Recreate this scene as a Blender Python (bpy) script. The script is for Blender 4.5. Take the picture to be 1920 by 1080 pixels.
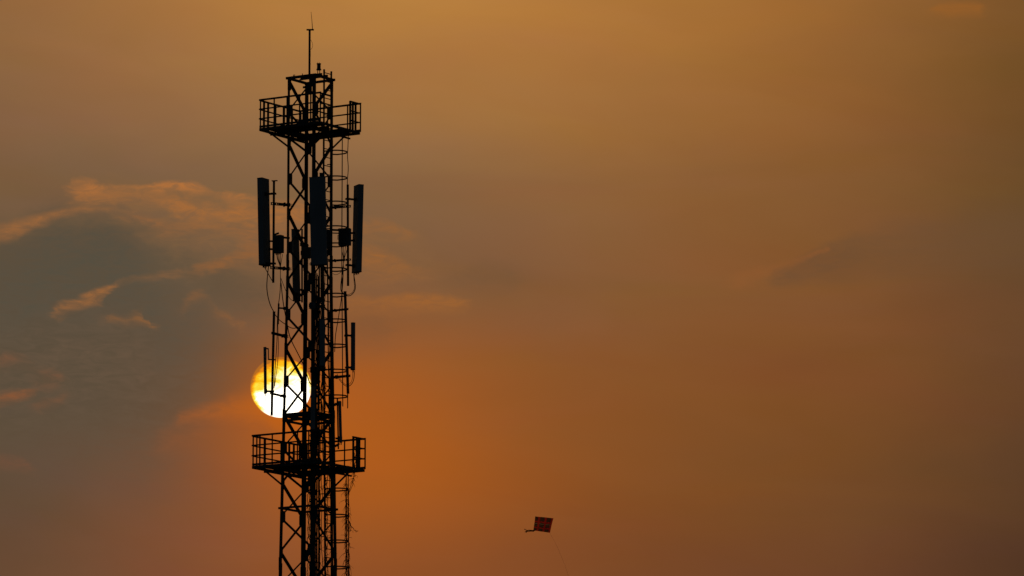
import bpy, math, random
from mathutils import Vector, Matrix

for o in list(bpy.data.objects):
    bpy.data.objects.remove(o, do_unlink=True)
scene = bpy.context.scene
COL = scene.collection
rad = math.radians

# ------------------------------------------------------------------ camera
FPX = 11200.0                       # focal length in units of the 1920-wide picture
PITCH = rad(9.1)
EYE = Vector((0, 0, 1.6))
cam_d = bpy.data.cameras.new('camera')
cam_d.sensor_width = 36.0
cam_d.lens = FPX / 1920 * 36.0      # 210 mm
cam_d.clip_start = 0.5
cam_d.clip_end = 20000
cam = bpy.data.objects.new('camera', cam_d)
COL.objects.link(cam)
cam.location = EYE
cam.rotation_euler = (math.pi / 2 + PITCH, 0, 0)
scene.camera = cam
FWD = Vector((0, math.cos(PITCH), math.sin(PITCH)))
UP = Vector((0, -math.sin(PITCH), math.cos(PITCH)))


def ray(px, py):
    return Vector(((px - 960) / FPX, 0, 0)) + UP * ((540 - py) / FPX) + FWD


D = 187.0                           # metres to the tower


def at(px, py, dy=0.0):
    r = ray(px, py)
    return EYE + r * ((D + dy) / r.y)


# ------------------------------------------------------------------ sun and sky
SUN_DIR = ray(526.5, 726).normalized()
SUN_R = math.atan(56.0 / FPX)
SUN_EL = math.asin(SUN_DIR.z)
SUN_AZ = math.atan2(SUN_DIR.x, SUN_DIR.y)


def lin(c):
    out = []
    for v in c:
        v = v / 255.0
        out.append(v / 12.92 if v <= 0.04045 else ((v + 0.055) / 1.055) ** 2.4)
    return out


world = bpy.data.worlds.new('World')
scene.world = world
world.use_nodes = True
NT = world.node_tree
NT.nodes.clear()


class S:
    """a node socket with arithmetic"""
    def __init__(self, s):
        self.s = s

    def _m(self, op, *a, clamp=False):
        n = NT.nodes.new('ShaderNodeMath')
        n.operation = op
        n.use_clamp = clamp
        for i, v in enumerate((self,) + a):
            if isinstance(v, S):
                NT.links.new(v.s, n.inputs[i])
            else:
                n.inputs[i].default_value = v
        return S(n.outputs[0])

    def __add__(self, b): return self._m('ADD', b)
    __radd__ = __add__
    def __sub__(self, b): return self._m('SUBTRACT', b)
    def __rsub__(self, b): return (self * -1.0) + b
    def __mul__(self, b): return self._m('MULTIPLY', b)
    __rmul__ = __mul__
    def __truediv__(self, b): return self._m('DIVIDE', b)
    def clip(self, lo, hi): return self._m('MAXIMUM', lo)._m('MINIMUM', hi)


def smooth(x, a, b):
    n = NT.nodes.new('ShaderNodeMapRange')
    n.interpolation_type = 'SMOOTHSTEP'
    NT.links.new(x.s, n.inputs['Value'])
    lo, hi, t0, t1 = (a, b, 0.0, 1.0) if a < b else (b, a, 1.0, 0.0)
    n.inputs['From Min'].default_value = lo
    n.inputs['From Max'].default_value = hi
    n.inputs['To Min'].default_value = t0
    n.inputs['To Max'].default_value = t1
    return S(n.outputs['Result'])


def mixc(f, a, b):
    n = NT.nodes.new('ShaderNodeMix')
    n.data_type = 'RGBA'
    n.clamp_factor = True
    for key, v in ((0, f), (6, a), (7, b)):
        if isinstance(v, S):
            NT.links.new(v.s, n.inputs[key])
        elif isinstance(v, (int, float)):
            n.inputs[key].default_value = v
        else:
            n.inputs[key].default_value = (*v, 1)
    return S(n.outputs[2])


def vmath(op, a, b=None, scale=None):
    n = NT.nodes.new('ShaderNodeVectorMath')
    n.operation = op
    for i, v in enumerate((a, b)):
        if v is None:
            continue
        if isinstance(v, S):
            NT.links.new(v.s, n.inputs[i])
        else:
            n.inputs[i].default_value = v
    if scale is not None:
        if isinstance(scale, S):
            NT.links.new(scale.s, n.inputs['Scale'])
        else:
            n.inputs['Scale'].default_value = scale
    return n


def combine(x, y, z=0.0):
    n = NT.nodes.new('ShaderNodeCombineXYZ')
    for i, v in enumerate((x, y, z)):
        if isinstance(v, S):
            NT.links.new(v.s, n.inputs[i])
        else:
            n.inputs[i].default_value = v
    return S(n.outputs[0])


def noise(vec, scale, detail=4.0, rough=0.55, dist=0.0, colour=False):
    n = NT.nodes.new('ShaderNodeTexNoise')
    n.noise_dimensions = '3D'
    NT.links.new(vec.s, n.inputs['Vector'])
    n.inputs['Scale'].default_value = scale
    n.inputs['Detail'].default_value = detail
    n.inputs['Roughness'].default_value = rough
    n.inputs['Distortion'].default_value = dist
    return S(n.outputs['Color' if colour else 'Fac'])


def curve(x01, pts):
    """piecewise smooth function of a 0..1 socket, pts = [(x01, value)]"""
    lo = min(p[1] for p in pts)
    hi = max(p[1] for p in pts)
    span = max(hi - lo, 1e-6)
    n = NT.nodes.new('ShaderNodeFloatCurve')
    NT.links.new(x01.s, n.inputs['Value'])
    c = n.mapping.curves[0]
    while len(c.points) < len(pts):
        c.points.new(0.5, 0.5)
    for p, (x, y) in zip(c.points, sorted(pts)):
        p.location = (x, (y - lo) / span)
        p.handle_type = 'AUTO_CLAMPED'
    n.mapping.update()
    return S(n.outputs[0]) * span + lo


geo = NT.nodes.new('ShaderNodeTexCoord')
dirn = S(vmath('NORMALIZE', S(geo.outputs['Generated'])).outputs[0])
sep = NT.nodes.new('ShaderNodeSeparateXYZ')
NT.links.new(dirn.s, sep.inputs[0])
dx_, dy_, dz_ = (S(sep.outputs[i]) for i in range(3))
az = dx_._m('ARCTAN2', dy_)
el = dz_._m('ARCSINE')
# azimuth and elevation, scaled so that one unit is 1/11200 rad
U0 = (az * (FPX * math.cos(PITCH)) + 960.0).clip(-2500.0, 4500.0)
V0 = ((el - PITCH) * -FPX + 540.0).clip(-2500.0, 3500.0)
# wind-drawn turbulence of the haze
wv = combine(U0 / 300.0, V0 / 170.0)
wn = NT.nodes.new('ShaderNodeSeparateColor')
NT.links.new(noise(wv, 1.0, 4.0, 0.55, 0.4, True).s, wn.inputs[0])
W1, W2, W3 = (S(wn.outputs[i]) - 0.5 for i in range(3))
fn = NT.nodes.new('ShaderNodeSeparateColor')
NT.links.new(noise(combine(U0 / 62.0, V0 / 30.0, 3.7), 1.0, 5.0, 0.6, 0.5, True).s, fn.inputs[0])
F1, F2, F3 = (S(fn.outputs[i]) - 0.5 for i in range(3))
U = U0 + W1 * 120.0
V = V0 + W2 * 60.0
u01 = ((U + 240.0) / 2400.0).clip(0.0, 1.0)

ROWS = {
    0:    [(146, 102, 60), (164, 112, 62), (178, 122, 62), (184, 128, 60), (181, 124, 60), (172, 116, 58), (162, 108, 54), (148, 98, 50), (118, 80, 38)],
    180:  [(134, 98, 66), (148, 106, 66), (156, 112, 66), (162, 115, 65), (164, 114, 62), (158, 106, 54), (150, 98, 48), (138, 90, 46), (106, 72, 36)],
    360:  [(120, 90, 64), (122, 92, 66), (126, 96, 68), (128, 95, 66), (136, 97, 62), (138, 94, 56), (136, 90, 50), (128, 85, 46), (104, 74, 40)],
    540:  [(90, 77, 60), (94, 80, 62), (110, 86, 62), (124, 90, 60), (129, 88, 56), (134, 88, 50), (132, 84, 46), (124, 80, 46), (100, 70, 46)],
    720:  [(90, 75, 58), (92, 76, 58), (100, 76, 54), (150, 88, 42), (143, 85, 40), (134, 82, 39), (127, 78, 38), (121, 76, 39), (100, 66, 40)],
    900:  [(96, 76, 58), (110, 77, 56), (134, 80, 46), (162, 87, 32), (147, 82, 34), (131, 78, 36), (121, 75, 38), (111, 71, 39), (88, 59, 37)],
    1080: [(100, 72, 50), (120, 76, 50), (138, 79, 44), (140, 79, 37), (132, 76, 38), (119, 71, 39), (113, 69, 41), (101, 64, 41), (76, 50, 33)],
}
vc = V.clip(-60.0, 1140.0)
acc = wsum = None
for ry, cols in ROWS.items():
    rp = NT.nodes.new('ShaderNodeValToRGB')
    rp.color_ramp.interpolation = 'B_SPLINE'
    e = rp.color_ramp.elements
    while len(e) < len(cols):
        e.new(0.5)
    for i, c in enumerate(cols):
        e[i].position = (240.0 + i * 240.0) / 2400.0
    for i, c in enumerate(cols):
        e[i].color = (*lin(c), 1)
    NT.links.new(u01.s, rp.inputs[0])
    t = (vc - float(ry)) / 120.0
    w = (t * t * -1.0)._m('EXPONENT')
    col = S(vmath('SCALE', S(rp.outputs[0]), None, w).outputs[0])
    acc = col if acc is None else S(vmath('ADD', acc, col).outputs[0])
    wsum = w if wsum is None else wsum + w
sky = S(vmath('SCALE', acc, None, (wsum._m('POWER', -1.0))).outputs[0])
# faint unevenness of the haze, in brightness and in hue
hz = NT.nodes.new('ShaderNodeSeparateColor')
NT.links.new(noise(combine(U0 / 460.0, V0 / 130.0 - U0 / 2200.0, 6.1), 1.0, 4.0, 0.5, 0.6, True).s, hz.inputs[0])
Z1, Z2, Z3 = (S(hz.outputs[i]) - 0.5 for i in range(3))
sky = S(vmath('MULTIPLY', sky, combine(Z1 * 0.16 + Z2 * 0.10 + 1.0, Z1 * 0.20 + Z2 * -0.08 + 1.0, Z1 * 0.22 + Z3 * 0.45 + 1.0)).outputs[0])


UB = ((U0 + F2 * 52.0 + W3 * 30.0 + 240.0) / 2400.0).clip(0.0, 1.0)
UBV = combine(UB, UB, UB)
wz = noise(combine(U0 / 46.0 + V0 / 60.0, V0 / 15.0 - U0 / 190.0, 1.3), 1.0, 6.0, 0.62, 0.9)
WISP = smooth(wz, 0.30, 0.72) * 1.2


def band(sky, colour, pts, rough=10.0, crisp=0.45, soft=1.5, tex=0.9):
    """a cloud streak: pts = [(u, v_centre, half_thickness, strength)]"""
    xs = [((p[0] + 240.0) / 2400.0) for p in pts]
    n = NT.nodes.new('ShaderNodeRGBCurve')
    NT.links.new(UBV.s, n.inputs['Color'])
    sc_ = []
    for k in range(3):
        c = n.mapping.curves[k]
        vals = [p[k + 1] for p in pts]
        lo, hi = min(vals), max(vals)
        span = max(hi - lo, 1e-6)
        sc_.append((span, lo))
        while len(c.points) < len(pts):
            c.points.new(0.5, 0.5)
        for q, x, v in zip(c.points, xs, vals):
            q.location = (x, (v - lo) / span)
            q.handle_type = 'AUTO_CLAMPED'
    n.mapping.update()
    sp_ = NT.nodes.new('ShaderNodeSeparateColor')
    NT.links.new(n.outputs[0], sp_.inputs[0])
    yc, h, s = (S(sp_.outputs[k])._m('MULTIPLY_ADD', sc_[k][0], sc_[k][1]) for k in range(3))
    t = (F1._m('MULTIPLY_ADD', rough * 3.6, V0) + W2 * rough - yc) / h
    m = smooth(t, -1.2 - crisp, -1.0 + crisp * 1.3) * smooth(t, 1.1 + soft * 1.25, 1.0 - soft)
    m = m * s * WISP._m('MULTIPLY_ADD', tex * .8, .88 - tex * .45)
    return mixc(m, sky, lin(colour))


BR = (180, 106, 50)
DK = (86, 74, 58)
# big grey bank on the left
sky = band(sky, (88, 76, 60), [(-240, 620, 160, .8), (0, 622, 165, .85), (150, 600, 185, .9), (250, 620, 180, .85), (330, 640, 160, .75), (420, 620, 120, .4), (480, 600, 100, .1), (520, 600, 100, 0), (2160, 600, 100, 0)], 14, .14, .8, .2)
sky = band(sky, (104, 86, 64), [(-240, 500, 40, 0), (180, 520, 30, 0), (280, 500, 50, .5), (360, 530, 60, .6), (440, 560, 60, .6), (520, 580, 50, .3), (570, 580, 40, 0), (2160, 580, 40, 0)], 22, .9, 1.0, 1.2)
sky = band(sky, (80, 74, 60), [(-240, 500, 30, 0), (340, 560, 30, 0), (400, 530, 26, .5), (450, 535, 30, .6), (510, 545, 26, .4), (560, 545, 20, 0), (2160, 540, 20, 0)], 12, .6, 1.0, .6)
sky = band(sky, (100, 82, 64), [(-240, 640, 120, .5), (0, 640, 120, .55), (200, 640, 140, .6), (330, 660, 130, .5), (420, 660, 90, .2), (470, 660, 80, 0), (2160, 660, 80, 0)], 40, .9, .9, 1.6)
sky = band(sky, (84, 78, 64), [(-240, 560, 60, .4), (0, 560, 60, .5), (150, 500, 70, .6), (280, 560, 70, .5), (380, 640, 60, .4), (440, 640, 60, 0), (2160, 640, 60, 0)], 34, .9, .9, 1.3)
# lit haze under the streaks
sky = band(sky, (136, 98, 62), [(-240, 400, 40, 0), (90, 392, 30, 0), (150, 378, 28, .5), (260, 392, 38, .55), (360, 408, 52, .6), (450, 425, 66, .65), (540, 430, 70, .5), (640, 470, 70, .35), (760, 490, 60, .35), (880, 540, 40, .1), (960, 540, 40, 0), (2160, 540, 40, 0)], 18, .7, 1.1, .8)
# sunlit rims
sky = band(sky, (160, 104, 58), [(-240, 480, 10, .4), (0, 444, 12, .65), (38, 429, 9, .8), (100, 410, 6, .6), (140, 401, 5, .55), (200, 396, 4, .3), (240, 398, 4, 0), (2160, 400, 6, 0)], 4, .9, 1.4, .7)
sky = band(sky, (178, 112, 58), [(-240, 360, 10, 0), (118, 362, 10, 0), (142, 356, 14, .7), (175, 358, 12, .65), (230, 360, 6, .35), (280, 355, 7, .6), (330, 353, 8, .75), (372, 358, 7, .5), (410, 368, 5, .2), (436, 370, 7, .65), (478, 376, 6, .3), (520, 384, 6, 0), (2160, 395, 12, 0)], 6, .5, 1.6, 1.1)
sky = band(sky, (162, 105, 58), [(-240, 380, 10, 0), (120, 382, 8, 0), (150, 374, 8, .55), (220, 374, 7, .5), (290, 377, 8, .45), (340, 384, 9, .45), (400, 390, 8, .35), (460, 396, 8, .2), (500, 396, 8, 0), (2160, 396, 8, 0)], 7, .7, 1.5, 1.2)
sky = band(sky, (172, 108, 54), [(-240, 395, 10, 0), (290, 386, 8, 0), (318, 390, 14, .55), (360, 400, 14, .65), (395, 408, 9, .45), (425, 404, 12, .65), (450, 400, 12, .7), (480, 406, 18, .6), (545, 402, 18, .7), (585, 410, 14, .3), (625, 412, 12, 0), (2160, 410, 14, 0)], 8, .6, 1.5, 1.0)
sky = band(sky, (150, 98, 58), [(-240, 430, 10, 0), (200, 408, 6, 0), (290, 424, 9, .4), (345, 432, 8, .35), (400, 430, 8, .3), (450, 440, 14, .5), (500, 448, 18, .5), (580, 450, 18, .25), (620, 450, 16, 0), (2160, 450, 16, 0)], 9, .9, 1.3, 1.3)
sky = band(sky, (146, 95, 54), [(-240, 510, 10, 0), (340, 516, 8, 0), (365, 510, 7, .4), (410, 498, 8, .55), (442, 487, 9, .65), (490, 478, 14, .45), (540, 492, 12, .25), (580, 500, 12, 0), (2160, 500, 14, 0)], 7, .8, 1.5, 1.2)
sky = band(sky, (166, 106, 56), [(-240, 590, 8, 0), (88, 592, 7, 0), (108, 584, 9, .5), (150, 570, 8, .6), (188, 556, 9, .85), (206, 546, 6, .6), (226, 532, 5, .15), (300, 518, 5, .22), (340, 513, 5, .15), (380, 508, 5, 0), (2160, 510, 6, 0)], 7, .9, 1.5, 1.0)
sky = band(sky, (146, 96, 54), [(-240, 606, 8, 0), (186, 604, 7, 0), (206, 601, 5, .45), (235, 604, 7, .3), (256, 597, 9, .55), (280, 611, 5, .6), (296, 616, 4, .1), (310, 616, 4, 0), (2160, 614, 5, 0)], 7, .9, 1.5, 1.0)
sky = band(sky, (136, 92, 56), [(-240, 580, 8, 0), (310, 586, 6, 0), (345, 578, 7, .35), (372, 556, 9, .4), (388, 560, 9, .1), (405, 590, 7, .3), (430, 597, 6, .45), (458, 612, 6, .3), (485, 628, 6, 0), (2160, 625, 7, 0)], 9, .9, 1.5, 1.2)
sky = band(sky, (140, 86, 52), [(-240, 770, 12, .3), (0, 753, 9, .6), (40, 746, 7, .7), (70, 740, 5, .4), (92, 736, 4, 0), (2160, 738, 5, 0)], 6, .9, 1.5, .9)
sky = band(sky, (126, 83, 56), [(-240, 700, 12, .3), (0, 682, 10, .4), (30, 680, 10, .3), (60, 696, 10, .1), (85, 712, 12, .4), (108, 714, 10, .25), (130, 722, 7, 0), (2160, 720, 8, 0)], 9, .9, 1.5, 1.1)
sky = band(sky, (122, 82, 56), [(-240, 770, 10, 0), (60, 766, 7, 0), (90, 762, 7, .4), (118, 750, 9, .35), (140, 744, 7, 0), (2160, 744, 7, 0)], 6, .9, 1.5, 1.0)
sky = band(sky, (124, 80, 56), [(-240, 866, 12, .2), (0, 870, 10, .4), (60, 882, 6, .35), (95, 888, 5, 0), (2160, 886, 6, 0)], 6, .9, 1.5, .9)
# streaks to the right of the sun column
sky = band(sky, (156, 100, 52), [(-240, 430, 14, 0), (640, 424, 14, 0), (690, 424, 12, .5), (740, 432, 10, .5), (775, 440, 6, .4), (800, 442, 5, 0), (2160, 442, 5, 0)], 8, .7, 1.6, 1.0)
sky = band(sky, (158, 100, 50), [(-240, 500, 24, 0), (630, 480, 24, 0), (680, 484, 22, .45), (720, 490, 20, .6), (760, 500, 10, .5), (800, 510, 8, .15), (850, 512, 8, 0), (2160, 512, 8, 0)], 10, .6, 1.6, 1.0)
sky = band(sky, (160, 100, 48), [(-240, 572, 12, 0), (620, 574, 14, 0), (670, 574, 16, .5), (720, 572, 12, .5), (790, 566, 12, .65), (850, 568, 11, .6), (880, 570, 9, .1), (900, 570, 9, 0), (2160, 570, 9, 0)], 6, .5, 1.5, .8)
sky = band(sky, (106, 82, 58), [(-240, 620, 30, 0), (630, 620, 40, 0), (680, 620, 36, .55), (730, 620, 30, .3), (790, 625, 26, 0), (2160, 625, 26, 0)], 10, .8, .9, .5)
sky = band(sky, (112, 84, 58), [(-240, 530, 20, 0), (770, 530, 14, 0), (880, 522, 20, .45), (960, 520, 24, .35), (1040, 520, 20, 0), (2160, 520, 20, 0)], 10, .9, 1.0, .5)
# thin layer far right
sky = band(sky, (104, 76, 52), [(-240, 500, 16, 0), (1420, 520, 8, 0), (1450, 518, 14, .5), (1520, 500, 22, .6), (1640, 475, 38, .45), (1780, 460, 46, .4), (1920, 445, 55, .35), (2160, 430, 60, .3)], 7, .4, 1.0, .3)
sky = band(sky, (150, 90, 46), [(-240, 520, 8, 0), (1350, 530, 10, 0), (1390, 522, 12, .3), (1440, 506, 6, .25), (1500, 488, 4, .3), (1545, 472, 3, .4), (1560, 468, 3, 0), (2160, 468, 3, 0)], 5, .8, 1.4, .6)
sky = band(sky, (158, 96, 38), [(-240, 22, 8, 0), (1720, 26, 6, 0), (1760, 24, 8, .45), (1800, 22, 9, .55), (1845, 24, 7, .45), (1865, 24, 6, 0), (2160, 24, 6, 0)], 5, .6, 1.4, .5)

# glow of the air round the sun
sd = S(vmath('DISTANCE', dirn, tuple(SUN_DIR)).outputs['Value'])        # radians, small
below = smooth(V0 + (U0 * 0.35), 870.0, 960.0)
g1 = (sd * (-FPX / 62.0))._m('EXPONENT') * (below * 0.8 + 0.2)
sky = mixc(g1 * 1.7, sky, lin((208, 100, 6)))
rs = vmath('SUBTRACT', combine(U0 / 1.15, V0), (665.0 / 1.15, 805.0, 0.0))
tt = S(vmath('LENGTH', S(rs.outputs[0])).outputs['Value']) / 190.0
sky = mixc((tt * tt * -1.0)._m('EXPONENT') * (0.46 + W3 * 0.3), sky, lin((196, 98, 14)))
sky = band(sky, (186, 96, 28), [(-240, 790, 8, 0), (318, 792, 8, 0), (340, 786, 10, .28), (380, 778, 12, .34), (420, 772, 16, .42), (465, 766, 18, .55), (500, 780, 14, .4), (530, 790, 10, 0), (2160, 790, 10, 0)], 5, .9, .9, .6)
sky = band(sky, (150, 84, 42), [(-240, 830, 14, 0), (250, 832, 14, 0), (300, 828, 18, .25), (400, 815, 22, .4), (480, 806, 22, .45), (540, 805, 20, 0), (2160, 805, 20, 0)], 9, .9, 1.0, .8)

# the sun's disc behind thin cloud
disc = smooth(sd, SUN_R * 1.035, SUN_R * 0.985)
sv = combine(U0 / 34.0, V0 / 17.0, 9.3)
sn = noise(sv, 1.0, 5.0, 0.6, 0.6) - 0.5
hgt = (V0 - 726.0) / 56.0                 # -1 top .. 1 bottom
sid = (U0 - 526.5) / 56.0
sc = hgt * 1.65 + sid * 0.95 + sn * 3.4 + 0.85 - smooth(sd, SUN_R * 0.84, SUN_R * 1.02) * 1.1
rp = NT.nodes.new('ShaderNodeValToRGB')
rp.color_ramp.interpolation = 'EASE'
e = rp.color_ramp.elements
stops = [(0.0, (.46, .15, .016)), (.20, (.80, .24, .008)), (.40, (1.05, .52, .01)), (.56, (1.15, .74, .05)), (.74, (1.5, 1.2, .55)), (1.0, (2.4, 2.2, 1.8))]
while len(e) < len(stops):
    e.new(0.5)
for i, (p, c) in enumerate(stops):
    e[i].position = p
for i, (p, c) in enumerate(stops):
    e[i].color = (*c, 1)
NT.links.new((sc * 0.36 + 0.50).clip(0.0, 1.0).s, rp.inputs[0])
sky = mixc(disc, sky, S(rp.outputs[0]))

# away from the sunset the clear dusk sky takes over
nish = NT.nodes.new('ShaderNodeTexSky')
nish.sky_type = 'NISHITA'
nish.sun_disc = False
nish.sun_elevation = SUN_EL
nish.sun_rotation = SUN_AZ
nish.altitude = 50
nish.air_density = 1.0
nish.dust_density = 4.0
nish.ozone_density = 2.0
SKY_STRENGTH = 0.0085
far = S(vmath('SCALE', S(nish.outputs[0]), None, SKY_STRENGTH).outputs[0])
sky = mixc(smooth(sd, 0.75, 0.14), far, sky)
bg = NT.nodes.new('ShaderNodeBackground')
NT.links.new(sky.s, bg.inputs['Color'])
bg.inputs['Strength'].default_value = 1.0
wo = NT.nodes.new('ShaderNodeOutputWorld')
NT.links.new(bg.outputs[0], wo.inputs['Surface'])
world.cycles.sampling_method = 'MANUAL'
world.cycles.sample_map_resolution = 256

sun_d = bpy.data.lights.new('sun', 'SUN')
sun_d.energy = 0.35
sun_d.angle = rad(0.53)
sun_d.color = (1.0, 0.55, 0.22)
sun = bpy.data.objects.new('sun', sun_d)
COL.objects.link(sun)
sun.location = EYE + SUN_DIR * 400
sun.rotation_euler = SUN_DIR.to_track_quat('Z', 'Y').to_euler()

scene.view_settings.view_transform = 'Standard'
scene.view_settings.look = 'None'
scene.view_settings.exposure = 0.0
scene.view_settings.gamma = 1.0
scene.view_settings.use_curve_mapping = False
scene.render.resolution_x = 1024
scene.render.resolution_y = 576
scene.cycles.max_bounces = 3
scene.cycles.diffuse_bounces = 1
scene.cycles.glossy_bounces = 1


# ------------------------------------------------------------------ materials
def mat(name, c, rough=0.6, var=0.35, scale=6.0, metal=0.0, bump=0.0, spec=0.3, stretch=(1, 1, .35)):
    m = bpy.data.materials.new(name)
    m.use_nodes = True
    nt = m.node_tree
    b = nt.nodes['Principled BSDF']
    tc = nt.nodes.new('ShaderNodeTexCoord')
    mp = nt.nodes.new('ShaderNodeMapping')
    mp.inputs['Scale'].default_value = stretch
    nt.links.new(tc.outputs['Object'], mp.inputs[0])
    n = nt.nodes.new('ShaderNodeTexNoise')
    n.inputs['Scale'].default_value = scale
    n.inputs['Detail'].default_value = 5
    n.inputs['Roughness'].default_value = 0.62
    nt.links.new(mp.outputs[0], n.inputs['Vector'])
    r = nt.nodes.new('ShaderNodeValToRGB')
    r.color_ramp.elements[0].position = 0.3
    r.color_ramp.elements[1].position = 0.75
    r.color_ramp.elements[0].color = (*[v * (1 - var) for v in c], 1)
    r.color_ramp.elements[1].color = (*[min(1, v * (1 + var * .6)) for v in c], 1)
    nt.links.new(n.outputs['Fac'], r.inputs[0])
    nt.links.new(r.outputs[0], b.inputs['Base Color'])
    b.inputs['Roughness'].default_value = rough
    b.inputs['Metallic'].default_value = metal
    b.inputs['Specular IOR Level'].default_value = spec
    if bump:
        bp = nt.nodes.new('ShaderNodeBump')
        bp.inputs['Strength'].default_value = bump
        bp.inputs['Distance'].default_value = 0.02
        nt.links.new(n.outputs['Fac'], bp.inputs['Height'])
        nt.links.new(bp.outputs[0], b.inputs['Normal'])
    return m


M_STEEL = mat('weathered_steel', (.10, .10, .10), .7, .45, 5.0, spec=.15)
M_PIPE = mat('galvanised_pipe', (.13, .13, .13), .7, .3, 7.0, spec=.15)
M_RADOME = mat('grey_radome', (.34, .40, .42), .6, .14, 2.2, spec=.2)
M_RADIO = mat('radio_housing', (.20, .22, .23), .6, .2, 4.0, spec=.2)
M_CABLE = mat('black_cable', (.025, .025, .025), .6, .3, 12.0, spec=.2)
M_VINE = mat('dry_vine_bark', (.07, .05, .035), .9, .4, 20.0, spec=.05)
M_LAMP = mat('lamp_red_glass', (.16, .02, .02), .4, .2, 10.0)
M_DECK = mat('deck_plate', (.09, .085, .08), .8, .5, 8.0, spec=.1, stretch=(1, 1, 1))
M_CONC = mat('concrete', (.30, .29, .27), .9, .25, 3.0, bump=.3, spec=.2)
M_GROUND = mat('dry_grass_ground', (.10, .09, .05), .95, .5, .35, bump=.4, spec=.1, stretch=(1, 1, 1))
M_SPAR = mat('bamboo_spar', (.25, .17, .08), .7, .3, 20.0)
M_STRING = mat('kite_line', (.10, .08, .06), .9, .1, 5.0)
M_SIGN = mat('dark_label', (.03, .03, .035), .7, .2, 9.0)


# ------------------------------------------------------------------ mesh helpers
class MB:
    def __init__(self):
        self.v, self.f = [], []

    def add(self, vs, fs):
        o = len(self.v)
        self.v += [Vector(p) for p in vs]
        self.f += [tuple(i + o for i in q) for q in fs]
        return self

    def sweep(self, ring0, ring1, caps=True):
        n = len(ring0)
        fs = [(i, (i + 1) % n, n + (i + 1) % n, n + i) for i in range(n)]
        if caps:
            fs += [tuple(range(n - 1, -1, -1)), tuple(range(n, 2 * n))]
        return self.add(list(ring0) + list(ring1), fs)

    def prism(self, p0, p1, side, w, h):
        """rectangular bar from p0 to p1; side = rough direction of w"""
        p0, p1 = Vector(p0), Vector(p1)
        a = (p1 - p0).normalized()
        s = Vector(side)
        s = (s - a * s.dot(a)).normalized()
        t = a.cross(s)
        q = [s * (i * w / 2) + t * (j * h / 2) for i, j in ((-1, -1), (1, -1), (1, 1), (-1, 1))]
        return self.sweep([p0 + k for k in q], [p1 + k for k in q])

    def angle(self, p0, p1, d1, d2, w, t=0.009):
        """L-section bar whose heel runs p0-p1 and whose flanges point along d1 and d2"""
        p0, p1 = Vector(p0), Vector(p1)
        a = (p1 - p0).normalized()
        d1, d2 = Vector(d1), Vector(d2)
        d1 = (d1 - a * d1.dot(a)).normalized()
        d2 = (d2 - a * d2.dot(a) - d1 * d2.dot(d1)).normalized()
        q = [Vector((0, 0, 0)), d1 * w, d1 * w + d2 * t, d1 * t + d2 * t, d1 * t + d2 * w, d2 * w]
        return self.sweep([p0 + k for k in q], [p1 + k for k in q])

    def tube(self, pts, r, n=8, r1=None):
        pts = [Vector(p) for p in pts]
        m = len(pts)
        prev = None
        rings = []
        for i, p in enumerate(pts):
            a = (pts[min(i + 1, m - 1)] - pts[max(i - 1, 0)]).normalized()
            s = prev if prev is not None else (Vector((1, 0, 0)) if abs(a.x) < .8 else Vector((0, 1, 0)))
            s = (s - a * s.dot(a)).normalized()
            prev = s
            t = a.cross(s)
            rr = r if r1 is None else r + (r1 - r) * i / max(1, m - 1)
            rings.append([p + (s * math.cos(k * 2 * math.pi / n) + t * math.sin(k * 2 * math.pi / n)) * rr for k in range(n)])
        vs = [q for g in rings for q in g]
        fs = []
        for i in range(m - 1):
            for k in range(n):
                fs.append((i * n + k, i * n + (k + 1) % n, (i + 1) * n + (k + 1) % n, (i + 1) * n + k))
        fs += [tuple(range(n - 1, -1, -1)), tuple(range((m - 1) * n, m * n))]
        return self.add(vs, fs)

    def lathe(self, c, prof, n=16):
        c = Vector(c)
        vs, fs = [], []
        for r, z in prof:
            vs += [c + Vector((r * math.cos(k * 2 * math.pi / n), r * math.sin(k * 2 * math.pi / n), z)) for k in range(n)]
        for i in range(len(prof) - 1):
            for k in range(n):
                fs.append((i * n + k, i * n + (k + 1) % n, (i + 1) * n + (k + 1) % n, (i + 1) * n + k))
        fs += [tuple(range(n - 1, -1, -1)), tuple(range((len(prof) - 1) * n, len(prof) * n))]
        return self.add(vs, fs)

    def plate(self, poly, thick):
        """polygon in space (list of points) given thickness vector"""
        t = Vector(thick)
        poly = [Vector(p) for p in poly]
        return self.sweep([p - t / 2 for p in poly], [p + t / 2 for p in poly])

    def obj(self, name, m, parent=None, root=None, smooth_=False):
        base = root.location if root is not None else Vector((0, 0, 0))
        me = bpy.data.meshes.new(name)
        me.from_pydata([p - base for p in self.v], [], self.f)
        me.update()
        if smooth_:
            for p in me.polygons:
                p.use_smooth = len(p.vertices) == 4
        me.materials.append(m)
        o = bpy.data.objects.new(name, me)
        COL.objects.link(o)
        if parent is not None:
            o.parent = parent
        return o


def thing(name, loc, label, cat, group=None):
    o = bpy.data.objects.new(name, None)
    o.empty_display_size = .2
    COL.objects.link(o)
    o.location = loc
    o['label'] = label
    o['category'] = cat
    if group:
        o['group'] = group
    return o


def single(o, label, cat, group=None):
    o['label'] = label
    o['category'] = cat
    if group:
        o['group'] = group
    return o


def recentre(o):
    """move a one-mesh thing's origin to the base of its geometry"""
    vs = o.data.vertices
    c = Vector((0, 0, 0))
    for v in vs:
        c += v.co
    c /= len(vs)
    c.z = min(v.co.z for v in vs)
    for v in vs:
        v.co -= c
    o.location = o.location + c


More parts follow.
